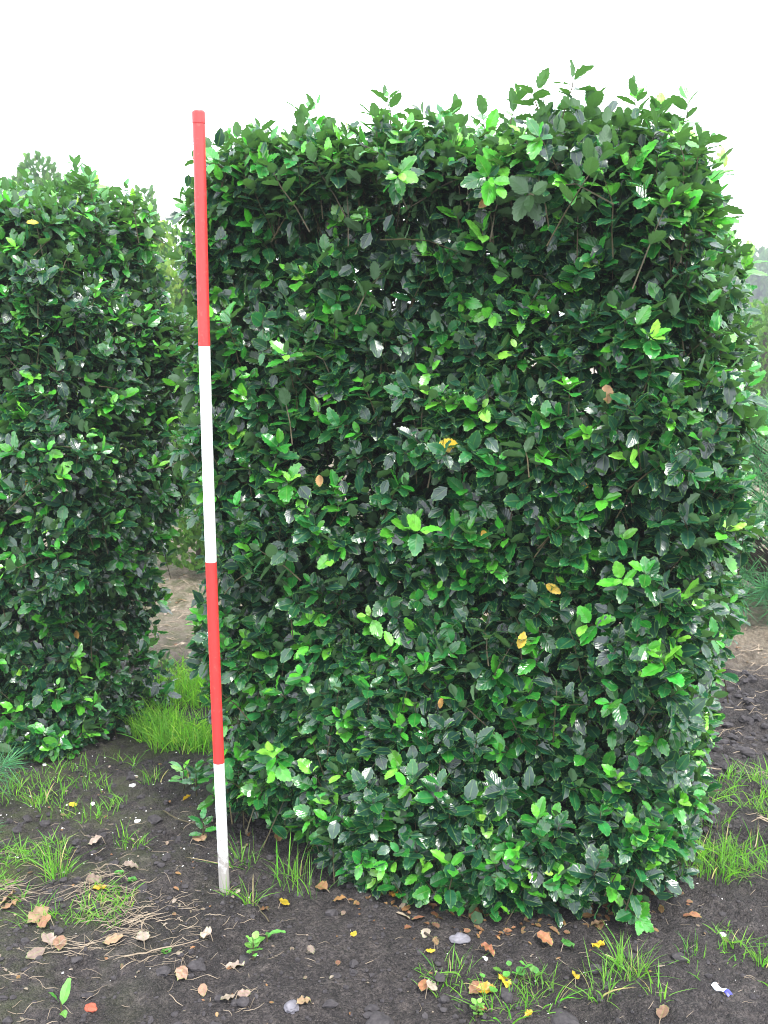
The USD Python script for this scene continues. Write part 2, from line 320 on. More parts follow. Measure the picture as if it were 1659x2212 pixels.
def hedge_sd(q, half, seed, dents):
    """Signed distance (negative inside) to the clipped, slightly bulging block; q in the hedge's own axes, its base centre at the origin."""
    L, D, H = half
    z = q[..., 2]
    taper = 1 - np.where(q[..., 0] > 0, 0.13, 0.03) * np.clip(1 - z / 0.75, 0, 1) ** 1.5
    r = 0.16
    cz = H + 0.02
    dz = z - cz; dz = np.where(dz < 0, np.maximum(-dz - 0.13, 0), dz)        # the foot is not rounded
    p = np.stack([np.abs(q[..., 0]) / taper, np.abs(q[..., 1]), dz], -1) - (np.array([L, D, H]) - r)
    sd = np.linalg.norm(np.maximum(p, 0), axis=-1) + np.minimum(p.max(-1), 0) - r
    sd = sd + 0.13 * (meshkit.fbm(q * np.array([3.1, 3.1, 4.2]) + 7.3, 2, seed) - 0.47) + 0.10 * (meshkit.fbm(q * np.array([8.0, 8.0, 11.0]) + 3.1, 2, seed + 9) - 0.48)
    for c, rad, amt in dents:
        sd = sd + amt * np.exp(-(((q - np.array(c)) / np.array(rad)) ** 2).sum(-1))
    return sd

def make_hedge(name, label, YAW, corner, half, seed, shapes, n_shoots, n_fill, dents, leaders, yellows, size=0.044):
    rng = np.random.default_rng(seed)
    L, D, H = half; U, V_ = axes(YAW)
    base = np.array([corner[0], corner[1], 0]) - U * L + V_ * D
    base[2] = float(ground_z(base[0], base[1])) - 0.01
    to_w = lambda q: base + q[..., :1] * U + q[..., 1:2] * V_ + q[..., 2:3] * Z
    to_q = lambda p: np.stack([(p - base) @ U, (p - base) @ V_, (p - base)[..., 2]], -1)
    dir_w = lambda q: q[..., :1] * U + q[..., 1:2] * V_ + q[..., 2:3] * Z
    camq = to_q(CAM)
    sdf = lambda q: hedge_sd(q, half, seed, dents)
    def normal(q):
        e = 0.02
        return unit(np.stack([sdf(q + e * np.eye(3)[k]) - sdf(q - e * np.eye(3)[k]) for k in range(3)], -1))
    def sample(n, decay, lo):
        out = []; got = 0
        while got < n:
            q = rng.uniform([-L - .15, -D - .15, 0.03], [L + .15, D + .15, 2 * H + .25], (60000, 3))
            sd = sdf(q); keep = (sd < 0) & (sd > lo) & (rng.random(len(q)) < np.exp(np.minimum(sd, 0) / decay) * np.clip((meshkit.fbm(q * 7.5 + 1.7, 2, seed + 3) - 0.33) * 5, 0.30, 1))
            q = q[keep]; nn = normal(q)
            facing = (nn * unit(camq - q)).sum(-1)
            k2 = rng.random(len(q)) < np.where(facing > -0.15, 1.0, np.where(nn[:, 2] > 0.5, 0.8, np.where(q[:, 2] > 0.85, 0.62, 0.40)))
            q, nn = q[k2], nn[k2]; out.append((q, nn)); got += len(q)
        q = np.vstack([o[0] for o in out])[:n]; nn = np.vstack([o[1] for o in out])[:n]
        return q, nn
    # --- shoots: a twig with a spiral of leaves, fresh ones at its tip
    q, nn = sample(n_shoots, 0.055, -0.30)
    S = len(q); nrm0 = nn
    d = unit(nn * rng.uniform(0.5, 1.0, (S, 1)) + np.array([0, 0, 1.0]) * rng.uniform(0.15, 0.8, (S, 1)) + rng.normal(0, 0.32, (S, 3)))
    ln = rng.uniform(0.06, 0.15, S)
    q = q + d * (np.where(rng.random(S) < 0.22, rng.uniform(0.0, 0.055, S), 0.0))[:, None]
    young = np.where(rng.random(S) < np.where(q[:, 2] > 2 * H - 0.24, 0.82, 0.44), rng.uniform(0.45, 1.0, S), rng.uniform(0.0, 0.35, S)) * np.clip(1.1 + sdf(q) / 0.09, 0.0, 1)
    nl = rng.integers(8, 13, S)
    if leaders is not None and len(leaders):
        ql = np.array([l[:3] for l in leaders]); dl = unit(np.array([0, 0, 1.0]) + rng.normal(0, 0.14, (len(ql), 3)))
        lnl = np.array([l[3] for l in leaders])
        q = np.vstack([q, ql]); nrm0 = np.vstack([nrm0, np.tile(unit(np.array([0, -1.0, 1.0])), (len(ql), 1))]); d = np.vstack([d, dl]); ln = np.r_[ln, lnl]; young = np.r_[young, rng.uniform(0.4, 0.95, len(ql))]; nl = np.r_[nl, np.clip((lnl / 0.0085).astype(int), 10, 26)]
        S = len(q)
    bend = rng.normal(0, 0.012, (S, 3)) + np.array([0, 0, 0.008])
    sid = np.repeat(np.arange(S), nl)
    k = np.concatenate([np.arange(n) for n in nl]); t = (k + 0.6) / nl[sid]               # 0 base .. 1 tip
    tip = q; foot = q - d * ln[:, None]
    at = foot[sid] + d[sid] * (ln[sid] * t)[:, None] + bend[sid] * (4 * t * (1 - t))[:, None]
    side = unit(np.cross(d, rng.normal(size=(S, 3)))); side2 = np.cross(d, side)
    ang = k * 2.39996 + rng.uniform(0, 6.28, S)[sid] + rng.normal(0, 0.25, len(k))
    radial = side[sid] * np.cos(ang)[:, None] + side2[sid] * np.sin(ang)[:, None]
    pitch = np.radians(np.interp(t, [0, 0.6, 0.9, 1.0], [82, 66, 42, 18])) + rng.normal(0, 0.2, len(k))
    along = d[sid] * np.cos(pitch)[:, None] + radial * np.sin(pitch)[:, None]
    along[:, 2] -= 0.10 * (1 - t)
    nrm = d[sid] + np.array([0, 0, 0.85]) - 0.35 * radial + rng.normal(0, 0.22, along.shape)
    sc = size * rng.uniform(0.68, 1.38, len(k)) * np.interp(t, [0, 0.55, 0.85, 1], [1.0, 1.05, 0.92, 0.62])
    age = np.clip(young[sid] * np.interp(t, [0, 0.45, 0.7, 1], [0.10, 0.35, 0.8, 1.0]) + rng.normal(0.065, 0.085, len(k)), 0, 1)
    pos = at + unit(along) * 0.003
    # --- loose older leaves deeper in
    q2, n2 = sample(n_fill, 0.30, -0.45)
    al2 = unit(n2 * 0.5 + rng.normal(0, 0.8, q2.shape)); nr2 = n2 * 0.2 + np.array([0, 0, 1.0]) + rng.normal(0, 0.5, q2.shape)
    pos = np.vstack([pos, q2]); along = np.vstack([along, al2]); nrm = np.vstack([nrm, nr2])
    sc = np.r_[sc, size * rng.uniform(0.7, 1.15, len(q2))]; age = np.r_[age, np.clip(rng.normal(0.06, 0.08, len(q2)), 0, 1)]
    rot = frame_of(along, nrm)
    N = len(pos); lower = HOLLY_FAR if shapes is HOLLY_NEAR else HOLLY_LOW
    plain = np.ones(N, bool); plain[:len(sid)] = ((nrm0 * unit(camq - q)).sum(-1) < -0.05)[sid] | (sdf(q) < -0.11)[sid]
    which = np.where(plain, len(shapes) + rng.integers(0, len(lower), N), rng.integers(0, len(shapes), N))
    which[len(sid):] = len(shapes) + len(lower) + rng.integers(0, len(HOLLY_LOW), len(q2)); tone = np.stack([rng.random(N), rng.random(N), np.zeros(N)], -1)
    shapes = shapes + lower + HOLLY_LOW
    ok = pos[:, 2] > 0.025
    pos, rot, sc, age, which, tone = pos[ok], rot[ok], sc[ok], age[ok], which[ok], tone[ok]; N = len(pos)
    # --- which leaves show largest: points over every leaf, nearest one wins in a coarse grid of directions
    RW = np.stack([U, V_, Z], 1)
    wp, wr = to_w(pos), np.einsum('ij,njk->nik', RW, rot)
    gsx = np.array([(x, y) for y in np.linspace(0.08, 0.92, 9) for x in np.linspace(-0.2, 0.2, 5)])
    sm = wp[:, None] + sc[:, None, None] * (gsx[None, :, :1] * wr[:, None, :, 0] + gsx[None, :, 1:] * wr[:, None, :, 1])
    sxp, syp, sd_ = project(sm.reshape(-1, 3))
    cx, cy = (sxp / 3.2).astype(int), (syp / 3.2).astype(int)
    inside = (sxp > 0) & (sxp < W0) & (syp > 0) & (syp < H0)
    cell = np.where(inside, cy * 520 + cx, -1); order = np.lexsort((sd_, cell)); cs = cell[order]
    first = np.r_[True, cs[1:] != cs[:-1]] & (cs >= 0)
    seen = np.bincount(order[first] // len(gsx), minlength=N)
    big = np.argsort(-seen)[:300 - len(yellows)]
    rest = np.setdiff1d(np.arange(N), big)
    # --- write
    X = thing(name, base, label, 'hedge', None, YAW)
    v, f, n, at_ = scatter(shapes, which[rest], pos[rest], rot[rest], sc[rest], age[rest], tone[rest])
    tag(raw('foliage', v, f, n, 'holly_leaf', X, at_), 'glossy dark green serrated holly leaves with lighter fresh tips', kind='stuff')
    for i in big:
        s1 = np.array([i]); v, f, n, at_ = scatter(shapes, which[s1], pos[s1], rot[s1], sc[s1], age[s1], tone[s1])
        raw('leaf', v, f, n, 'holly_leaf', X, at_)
    # yellow or browned leaves at their places on the face turned to the photograph
    for (px, py, sz, a_, lab) in yellows:
        dq = np.array([ray(px, py) @ U, ray(px, py) @ V_, ray(px, py)[2]])
        tt = np.linspace(1.2, 4.5, 1500); hit = camq + dq * tt[:, None]; inside = np.nonzero(sdf(hit) < -0.005)[0]
        if not len(inside): continue
        c = hit[inside[0]]; nq = unit(-dq + np.array([0, 0, 0.35]) + rng.normal(0, 0.25, 3))
        al = unit(np.cross(nq, rng.normal(size=3))); R1 = frame_of(al[None], nq[None])
        v, f, n, at_ = scatter(HOLLY_NEAR, np.array([rng.integers(8)]), (c - al * sz / 2)[None], R1, np.array([sz]), np.array([a_]), np.array([[0.7, 0.5, 0]]))
        tag(raw('leaf', v, f, n, 'yellow_leaf', X, at_), lab)
    # --- wood: several stems from the ground, branches to the face, a twig in every shoot
    stems = []
    for i in range(6):
        b0 = np.array([(i - 2.5) / 2.5 * L * 0.62 + rng.normal(0, 0.03), rng.normal(0, 0.08), -0.03])
        h = H * 2 * rng.uniform(0.78, 0.92); pts = [b0]
        for z in np.linspace(0.12, h, 9): pts.append(b0 + np.array([0, 0, z + 0.03]) + np.r_[rng.normal(0, 0.02, 2) + (pts[-1] - b0 - [0, 0, z])[:2] * 0.9, 0])
        pts = np.array(pts); stems.append(pts)
        vv, ff = tubes([(pts, np.linspace(0.017, 0.004, len(pts)))], 7)
        obj('stem', (vv, ff), 'bark', X, smooth=50)
    paths = []
    allp = np.vstack([np.stack([np.interp(np.linspace(0, 1, 60), np.linspace(0, 1, len(s)), s[:, c]) for c in range(3)], -1) for s in stems])
    for i in range(120):
        tq = q[rng.integers(S)] * np.array([0.6, 0.30, 0.92]); cand = allp[allp[:, 2] < max(tq[2] - 0.08, 0.14)]
        if not len(cand): continue
        s0 = cand[np.argmin(((cand - tq) * np.array([1, 1, 0.6])) @ ((cand - tq) * np.array([1, 1, 0.6])).T[:, :0].sum(1) if False else (((cand - tq) * np.array([1, 1, 0.6])) ** 2).sum(1))]
        tt = np.linspace(0, 1, 6)[:, None]; mid = (s0 + tq) / 2 + np.array([0, 0, -0.04]) + rng.normal(0, 0.02, 3)
        paths.append(((1 - tt) ** 2 * s0 + 2 * tt * (1 - tt) * mid + tt ** 2 * tq, np.linspace(0.0042, 0.0016, 6)))
    vv, ff = tubes(paths, 5); tag(obj('branch', (vv, ff), 'bark', X, smooth=50), 'thin grey brown branches inside the hedge', kind='stuff')
    paths = []
    for i in range(S):
        tt = np.linspace(-0.35 if ln[i] < 0.16 else 0.05, 0.95, 4)[:, None]
        p_ = foot[i] + d[i] * ln[i] * tt + bend[i] * (4 * np.clip(tt, 0, 1) * (1 - np.clip(tt, 0, 1)))
        p_[0] -= np.array([0, 0, 0.01])
        paths.append((p_, np.array([0.0019, 0.0017, 0.0014, 0.0008])))
    vv, ff = tubes(paths, 3); tag(obj('twig', (vv, ff), 'green_twig', X, smooth=60), 'brown green twigs carrying the leaves', kind='stuff')
    return X, sdf, camq, base

rl = np.random.default_rng(40)
def top_leaders(L, D, H, n, extra=()):
    out = [(rl.uniform(-L * .92, L * .92), rl.uniform(-D * .95, D * .6), 2 * H + rl.uniform(-0.06, 0.06), rl.uniform(0.12, 0.20)) for _ in range(n)]
    return out + list(extra)

HALF = (0.675, 0.38, 0.91)
CORNER = (0.715, 2.165)
b0 = np.array([CORNER[0], CORNER[1], 0]) - U * HALF[0] + V_ * HALF[1]
def face_q(px, py, v):
    """Point of a sight line on the plane v = const of the front hedge, in its own axes."""
    d_, o = ray(px, py), CAM - b0
    t = (v - o @ V_) / (d_ @ V_); p = o + t * d_
    return (p @ U, p @ V_, p[2])
spikes = [(*face_q(px, py, v), ln) for px, py, v, ln in ((1122, 190, -0.25, 0.22), (830, 200, -0.2, 0.16), (1365, 195, -0.2, 0.15), (1425, 225, -0.15, 0.14), (1275, 210, -0.25, 0.13), (690, 222, -0.2, 0.13),
          (1040, 235, -0.2, 0.12), (1500, 300, -0.1, 0.14), (1560, 345, 0.0, 0.12), (560, 275, -0.2, 0.11), (985, 225, -0.15, 0.12))]
yel = [(970, 962, .048, 0.0, 'bright yellow leaf near the middle of the hedge'), (1127, 1383, .042, 0.1, 'yellow leaf in a dark hollow of the hedge'), (1195, 1272, .040, 0.05, 'yellow leaf right of the hedge middle'),
       (1258, 1048, .032, 0.6, 'orange brown leaf in the hedge'), (1312, 850, .042, 1.0, 'tan withered leaf in the hedge'), (690, 1038, .032, 0.8, None), (1046, 1155, .028, 0.2, None), (952, 1518, .028, 0.5, None), (1048, 436, .036, 0.7, None)]
main_hedge, sdf_main, camq_main, base_main = make_hedge('holly_hedge', 'large clipped holly hedge filling the right of the view behind the striped pole', YAW_MAIN, CORNER, HALF, 11, HOLLY_NEAR, 4500, 17000,
    [((-0.10, -0.38, 1.44), (0.50, 0.25, 0.12), 0.06), ((0.35, -0.38, 0.72), (0.25, 0.25, 0.16), 0.03), ((-0.44, -0.42, 0.03), (0.16, 0.3, 0.07), 0.12), ((0.08, -0.48, 0.10), (0.36, 0.22, 0.24), -0.15), ((0.60, -0.36, 0.06), (0.12, 0.3, 0.15), -0.04), ((0.66, 0.1, 1.86), (0.24, 0.6, 0.26), 0.14), ((0.33, -0.2, 1.85), (0.18, 0.5, 0.2), -0.05), ((-0.05, -0.2, 1.85), (0.10, 0.5, 0.2), -0.04), ((0.14, -0.2, 1.86), (0.07, 0.5, 0.12), 0.06), ((-0.55, -0.2, 1.85), (0.2, 0.5, 0.2), -0.03), ((0.66, 0.0, 1.15), (0.16, 0.6, 0.5), -0.03), ((-0.66, -0.2, 1.0), (0.16, 0.5, 0.45), -0.04)],
    top_leaders(*HALF, 60, spikes), yel)
yel2 = [(60, 1045, .034, 0.6, None), (70, 480, .034, 0.0, 'yellow leaf near the top of the left hedge'), (165, 1372, .034, 0.7, None)]
left_hedge, *_ = make_hedge('holly_hedge', 'smaller looking holly hedge cut by the left edge of the view, beyond the grassy gap', YAW_LEFT, (-0.93, 2.97), (0.62, 0.38, 0.925), 23, HOLLY_FAR, 3100, 9500,
    [((0.35, -0.4, 1.25), (0.3, 0.25, 0.1), 0.06), ((0.66, 0.1, 1.80), (0.34, 0.7, 0.34), 0.19), ((0.60, 0.15, 0.33), (0.28, 0.7, 0.38), 0.21)],
    top_leaders(0.62, 0.38, 0.925, 40), yel2)

# ---------------------------------------------------------------- the pole
pb = ground_xy(485, 1920); PZ = float(ground_z(*pb))
pole = thing('ranging_pole', (pb[0], pb[1], PZ), 'red and white banded surveying pole stuck in the soil', 'ranging pole')
def pole_piece(name, z0, z1, r, mat, cap=False):
    zs = np.linspace(z0, z1, 9); prof = [(0, z0), (r - .0006, z0), (r, z0 + .0008)] + [(r, z) for z in zs[1:-1]] + [(r, z1 - .0008), (r - .0006, z1), (0, z1)]
    if cap: prof = [(0, z0), (r, z0), (r, z1 - .005), (r - .0012, z1 - .002), (r - .004, z1), (0, z1)]
    m = trimesh.creation.revolve(np.array(prof), sections=40)
    z = m.vertices[:, 2]
    m.vertices[:, 0] += -0.006 * np.sin(np.clip(z / 1.84, 0, 1) * math.pi) - 0.0075 * z / 1.84   # a slight bow and lean
    return obj(name, m, mat, pole, smooth=40)
R = 0.0131
pole_piece('white_band', -0.12, 0.335, R, 'white_paint'); pole_piece('red_band', 0.335, 0.835, R + .0002, 'red_paint')
pole_piece('white_band', 0.835, 1.335, R, 'white_paint'); pole_piece('red_band', 1.335, 1.815, R + .0002, 'red_paint')
pole_piece('end_cap', 1.815, 1.842, R + .0014, 'red_paint', True)

# ---------------------------------------------------------------- grass, straw, needles
def blades(rng, root, length, width, lean, age, segs=4, droop=0.6, z_of=None):
    """Bent tapering blades. root (n,3), lean (n,2) = horizontal direction times the lean, length and width (n,)."""
    n = len(root); t = np.linspace(0, 1, segs + 1)
    h = length[:, None] * t * np.cos(np.minimum(np.linalg.norm(lean, axis=1), 1.45))[:, None] * (1 - 0.25 * droop * t)
    out = lean[:, None, :] * (length[:, None] * (0.55 * t + 0.45 * t ** 2 * (1 + droop)))[..., None]
    c = np.concatenate([root[:, None, :2] + out, (root[:, 2:] + h)[..., None]], -1)
    tang = unit(np.gradient(c, axis=1)); a = rng.uniform(0, 6.28, n); sd = np.stack([np.cos(a), np.sin(a), np.zeros(n)], -1)
    sd = unit(sd[:, None] - (sd[:, None] * tang).sum(-1, keepdims=True) * tang)
    w = width[:, None] * np.interp(t, [0, 0.3, 0.8, 1], [0.7, 1, 0.6, 0.05])
    v = np.stack([c - sd * w[..., None] / 2, c + sd * w[..., None] / 2], 2)
    nr = np.cross(sd, tang); nr = np.stack([nr, nr], 2)
    k = np.arange(segs); q = np.stack([2 * k, 2 * k + 1, 2 * k + 3, 2 * k + 2], -1); f = np.vstack([q[:, [0, 1, 2]], q[:, [0, 2, 3]]])
    m = 2 * (segs + 1)
    F = (f[None] + (np.arange(n) * m)[:, None, None]).reshape(-1, 3)
    uv = np.stack([np.tile([-1.0, 1.0], segs + 1) * 0.6 + 0.2, np.repeat(t, 2)], -1)
    A = np.concatenate([np.broadcast_to(uv, (n, m, 2)), np.broadcast_to(age[:, None, None], (n, m, 1))], -1).reshape(-1, 3)
    B = np.repeat(np.stack([rng.random(n), rng.random(n), np.zeros(n)], -1), m, axis=0)
    return v.reshape(-1, 3), F, nr.reshape(-1, 3), {'leaf': A, 'tone': B}

def at_ground(xy, dz=0.0):
    xy = np.atleast_2d(xy); return np.column_stack([xy, ground_z(xy[:, 0], xy[:, 1]) + dz])

def tuft(px, py, n, h, spread, seed, label, group=None, dry=0.16, lean=0.55):
    r = np.random.default_rng(seed); c = at_ground(ground_xy(px, py))[0]
    rr = spread * np.sqrt(r.random(n)); th = r.uniform(0, 6.28, n)
    xy = np.stack([rr * np.cos(th), rr * np.sin(th)], -1)
    root = at_ground(xy + c[:2], -0.004) - c
    ld = unit(xy + r.normal(0, spread * 0.6, (n, 2))) * np.abs(r.normal(lean * 0.7, 0.3, n))[:, None]
    age = np.where(r.random(n) < dry, 1.0, np.clip(r.normal(0.4, 0.2, n), 0, 0.8))
    v, f, nr, a = blades(r, root, h * r.uniform(0.45, 1.15, n), 0.0010 + 0.0028 * r.random(n) ** 1.5, ld, age)
    x = thing('grass_tuft', c, label, 'grass tuft', group)
    raw('blades', v, f, nr, 'grass_blade', x, a)

tufts = [
    (1358, 2113, 70, .13, .035, 'bright grass tuft with long arching blades in front of the hedge at its right corner', .7), (1293, 2150, 60, .11, .035, 'grass tuft in the foreground just left of the long arching tuft', .7),
    (1092, 2185, 60, .10, .05, 'spreading grass tuft at the bottom edge below the yellow fallen leaf', .8), (976, 2112, 55, .08, .05, 'flat dark green grass tuft beside the orange and cream fallen leaf', .95),
    (1172, 2163, 40, .10, .04, 'thin grass tuft right of the round leaved weed in the foreground', .7), (1539, 1880, 120, .12, .065, 'thick bright grass tuft right of the hedge foot', .55),
    (1612, 1845, 100, .10, .08, 'broad grass tuft at the right edge behind the thick bright tuft', .6), (1470, 1860, 60, .12, .05, 'sparse grass tuft touching the hedge foot on the right', .6), (1494, 2070, 30, .08, .03, 'small grass tuft on bare soil at right in front of the hedge', .7),
    (1544, 1770, 35, .08, .04, 'yellowish little tuft beside the right lower side of the hedge', .6), (1645, 2075, 30, .12, .02, 'tall thin grass tuft at the right edge of the foreground', .5), (1421, 2165, 22, .09, .02, 'small upright grass tuft near the blue and white scrap', .5),
    (124, 1892, 80, .11, .035, 'upright bright grass tuft among straw at lower left', .4), (279, 1826, 60, .07, .04, 'low grass tuft between pale fallen leaves left of the pole', .6), (199, 1955, 45, .06, .035, 'mossy green grass tuft near the pale and yellow fallen leaves', .7),
    (80, 1732, 45, .08, .03, 'small grass tuft on dark soil at the left, below the left hedge', .5), (622, 1915, 26, .13, .05, 'long thin blades of grass curving up beside the foot of the pole', .6), (672, 1940, 22, .12, .04, 'long grass blades in front of the hedge gap right of the pole', .6),
    (540, 1962, 18, .13, .015, 'single upright grass tuft just right of the pole foot', .35), (490, 1950, 14, .07, .01, 'tiny grass tuft directly below the pole foot', .4), (528, 1868, 40, .09, .04, 'tangled grass at the left foot of the front hedge', .7),
    (269, 1965, 18, .05, .02, 'tiny grass sprig left of the pole on bare soil', .6), (326, 1690, 35, .08, .03, 'small tuft in front of the lush grass between the hedges', .6), (1654, 1700, 40, .12, .04, 'grass tuft at the right edge on the tilled soil', .6), (1584, 2052, 25, .07, .03, 'little grass tuft beside a white pebble at right', .7),
    (415, 1690, 22, .09, .02, 'thin leafy tuft beside the pole near a holly seedling', .5)]
for i, (px, py, n, h, sp, lab, ln_) in enumerate(tufts): tuft(px, py, int(n * (1.2 if h > .12 else .8)), h * (.68 if py > 1990 else .95), sp, 500 + i, lab, lean=ln_)

def in_poly(px, py, poly):
    poly = np.array(poly, float); x0, y0 = poly.T; x1, y1 = np.roll(poly, -1, 0).T
    px, py = px[:, None], py[:, None]
    cr = ((y0 > py) != (y1 > py)) & (px < (x1 - x0) * (py - y0) / (y1 - y0 + 1e-12) + x0)
    return cr.sum(1) % 2 == 1
def field(poly, n, r):
    """n ground points inside an outline given by points of the photograph."""
    P = np.array([ground_xy(*p) for p in poly]); lo, hi = P.min(0), P.max(0); out = np.zeros((0, 2))
    while len(out) < n:
        c = r.uniform(lo, hi, (4 * n, 2)); out = np.vstack([out, c[in_poly(c[:, 0], c[:, 1], P)]])
    return out[:n]
rg = np.random.default_rng(77)
def grass_mass(name, poly, n, h, label, age=(0.45, 0.2), clump=0.45, w=(.0016, .0032), lean=0.4):
    xy = field(poly, n * 3, rg); keep = meshkit.fbm(np.column_stack([xy * 9, np.zeros(len(xy))]), 2, 61) > clump; xy = xy[keep][:n]; m = len(xy)
    a = rg.uniform(0, 6.28, m); ld = np.stack([np.cos(a), np.sin(a)], -1) * np.abs(rg.normal(lean, 0.25, m))[:, None]
    v, f, nr, at_ = blades(rg, at_ground(xy, -.004), h * rg.uniform(0.4, 1.2, m), rg.uniform(*w, m), ld, np.clip(rg.normal(*age, m), 0, 0.85))
    tag(raw(name, v, f, nr, 'grass_blade', '/World', at_), label, 'grass', kind='stuff')
grass_mass('lush_grass', [(270, 1570), (330, 1480), (380, 1460), (520, 1460), (520, 1600), (440, 1640), (330, 1630)], 2000, .12, 'dense bright green grass growing in the gap between the two hedges', clump=0.40, age=(0.66, 0.16), w=(.0024, .0045))
grass_mass('thin_grass', [(-60, 1640), (60, 1590), (300, 1640), (290, 1720), (220, 1790), (-60, 1760)], 620, .055, 'thin fine grass seedlings on dark soil below the left hedge', clump=0.52)
grass_mass('short_grass', [(-80, 1800), (70, 1790), (300, 1900), (260, 2010), (-80, 2000)], 700, .05, 'short mossy grass mixed with straw at the lower left', clump=0.55, lean=0.7)
grass_mass('sprouting_grass', [(760, 2090), (1230, 2100), (1659, 1960), (1700, 2212), (760, 2230)], 240, .04, 'scattered sprouting grass on the dark foreground soil', clump=0.60, lean=0.7)
grass_mass('weedy_grass', [(1520, 1700), (1700, 1640), (1700, 1900), (1480, 1900)], 420, .07, 'weedy grass on the tilled soil right of the hedge', clump=0.56, lean=0.6)

def straw(name, poly, n, ln, label, age=(0.98, 0.02), w=(.0008, .0018), up=0.006, patch=None):
    xy = field(poly, n if patch is None else 4 * n, rg)
    if patch is not None: xy = xy[meshkit.fbm(np.column_stack([xy * 6, np.zeros(len(xy))]), 2, 71) > patch][:n]; n = len(xy)
    a = rg.normal(0.15, 0.7, n); d = np.stack([np.cos(a), np.sin(a)], -1); L = ln * rg.uniform(0.3, 1.2, n)
    paths = []
    for i in range(n):
        t = np.linspace(-.5, .5, 5)[:, None]; p = xy[i] + d[i] * L[i] * t + np.array([-d[i][1], d[i][0]]) * L[i] * rg.normal(0, .09) * (4 * t * t)
        paths.append((at_ground(p, 0) + np.array([0, 0, rg.uniform(0.001, up)]) , rg.uniform(*w) / 1.6 * np.array([.7, 1, 1, .9, .4])))
    v, f = tubes(paths, 3)
    tag(obj(name, (v, f), 'straw'), label, 'straw', kind='stuff')
simple('straw', (0.17, 0.13, 0.092), 0.7, 0.3, (35.0, (0.34, 0.27, 0.19), 0.0005))
straw('dry_straw', [(-120, 1840), (60, 1830), (260, 1900), (330, 2000), (240, 2060), (-120, 2080)], 240, .10, 'tangled dry straw on the soil at the lower left', w=(.0005, .0013), up=.010, patch=.36)
straw('matted_straw', [(-120, 1880), (200, 1850), (420, 1960), (520, 2090), (200, 2130), (-120, 2120)], 200, .05, 'short matted straw pressed into the soil at the lower left', w=(.0005, .0012), up=.005, patch=.40)
straw('loose_straw', [(-60, 1780), (420, 1760), (640, 2000), (560, 2230), (-60, 2230)], 170, .045, 'loose bits of straw scattered left of the pole', w=(.0005, .0012))
straw('path_straw', [(-200, 1440), (1900, 1440), (1900, 1170), (-200, 1170)], 2300, .10, 'pale straw litter on the path behind the hedges', w=(.0012, .0032), up=.016)
straw('soil_straw', [(1420, 1800), (1800, 1800), (1800, 1430), (1420, 1430)], 130, .10, 'pale stalks lying on the tilled soil right of the hedge', w=(.0015, .003))
straw('front_straw', [(480, 2230), (480, 2000), (1000, 2020), (1700, 1900), (1700, 2230)], 70, .03, 'tiny dry stalks on the foreground soil', w=(.0005, .0011))

# ---------------------------------------------------------------- clods, grit, stones
def lumps(name, mat, pts, rad, label, cat, seed, flat=0.7, sub=1):
    r = np.random.default_rng(seed); base = trimesh.creation.icosphere(subdivisions=sub); V0, F0 = np.array(base.vertices), np.array(base.faces); n = len(pts)
    sc = rad[:, None, None] * r.uniform(0.7, 1.3, (n, 1, 3)); sc[..., 2] *= flat
    jit = 1 + 1.1 * (meshkit.noise((V0[None] * 1.4 + r.uniform(0, 90, (n, 1, 3))), 3)[..., None] - 0.5)
    v = V0[None] * jit * sc + (pts + np.column_stack([np.zeros((n, 2)), rad * flat * 0.35]))[:, None]
    tag(obj(name, (v.reshape(-1, 3), (F0[None] + (np.arange(n) * len(V0))[:, None, None]).reshape(-1, 3)), mat, smooth=False), label, cat, kind='stuff')
near = [(-100, 2240), (-100, 1560), (500, 1600), (1400, 1900), (1560, 1560), (1760, 1560), (1760, 2240)]
xy = field(near, 3600, rg); lumps('soil_crumbs', 'clod', at_ground(xy), 0.0018 + 0.006 * rg.random(3600) ** 5, 'dark crumbs of soil lying all over the bed', 'soil', 3, sub=0)
xy = field([(1440, 1860), (1440, 1480), (1900, 1430), (1900, 1860)], 700, rg); lumps('soil_clods', 'clod', at_ground(xy), 0.004 + 0.016 * rg.random(700) ** 3, 'dark clods of tilled soil right of the hedge', 'soil', 4)
xy = np.vstack([field(near, 110, rg), field([(-60, 1600), (480, 1640), (520, 1900), (-60, 1850)], 140, rg)]); lumps('white_grit', 'stone_white', at_ground(xy), 0.0010 + 0.0020 * rg.random(250) ** 2, 'small white grit scattered over the dark soil', 'grit', 5, sub=0)
xy = field([(-60, 1640), (460, 1640), (900, 2040), (1500, 2060), (1660, 2240), (-100, 2240)], 330, rg); lumps('small_clods', 'clod', at_ground(xy), 0.004 + 0.011 * rg.random(330) ** 3, 'small dark clods scattered over the foreground bed', 'soil', 6)
def stone(px, py, r_, mat, label, cat, seed, flat=0.6, name='pebble'):
    r = np.random.default_rng(seed); m = trimesh.creation.icosphere(subdivisions=3); v = np.array(m.vertices)
    v = v * (1 + 0.95 * (meshkit.fbm(v * 1.5 + seed * 3.7, 3, seed)[:, None] - 0.5)) * r_ * np.array([1.15, 0.85, flat])
    a_ = r.uniform(0, 6.28); v = v @ np.array([[math.cos(a_), math.sin(a_), 0], [-math.sin(a_), math.cos(a_), 0], [0, 0, 1]])
    c = at_ground(ground_xy(px, py))[0] + [0, 0, r_ * flat * 0.15]
    x = obj(name, (v + c, m.faces), mat, smooth=True); tag(x, label, cat)
stone(994, 2033, .020, 'stone_grey', 'smooth grey violet stone in front of the hedge', 'stone', 1)
stone(630, 2182, .017, 'stone_grey', 'grey stone at the bottom edge of the foreground', 'stone', 2)
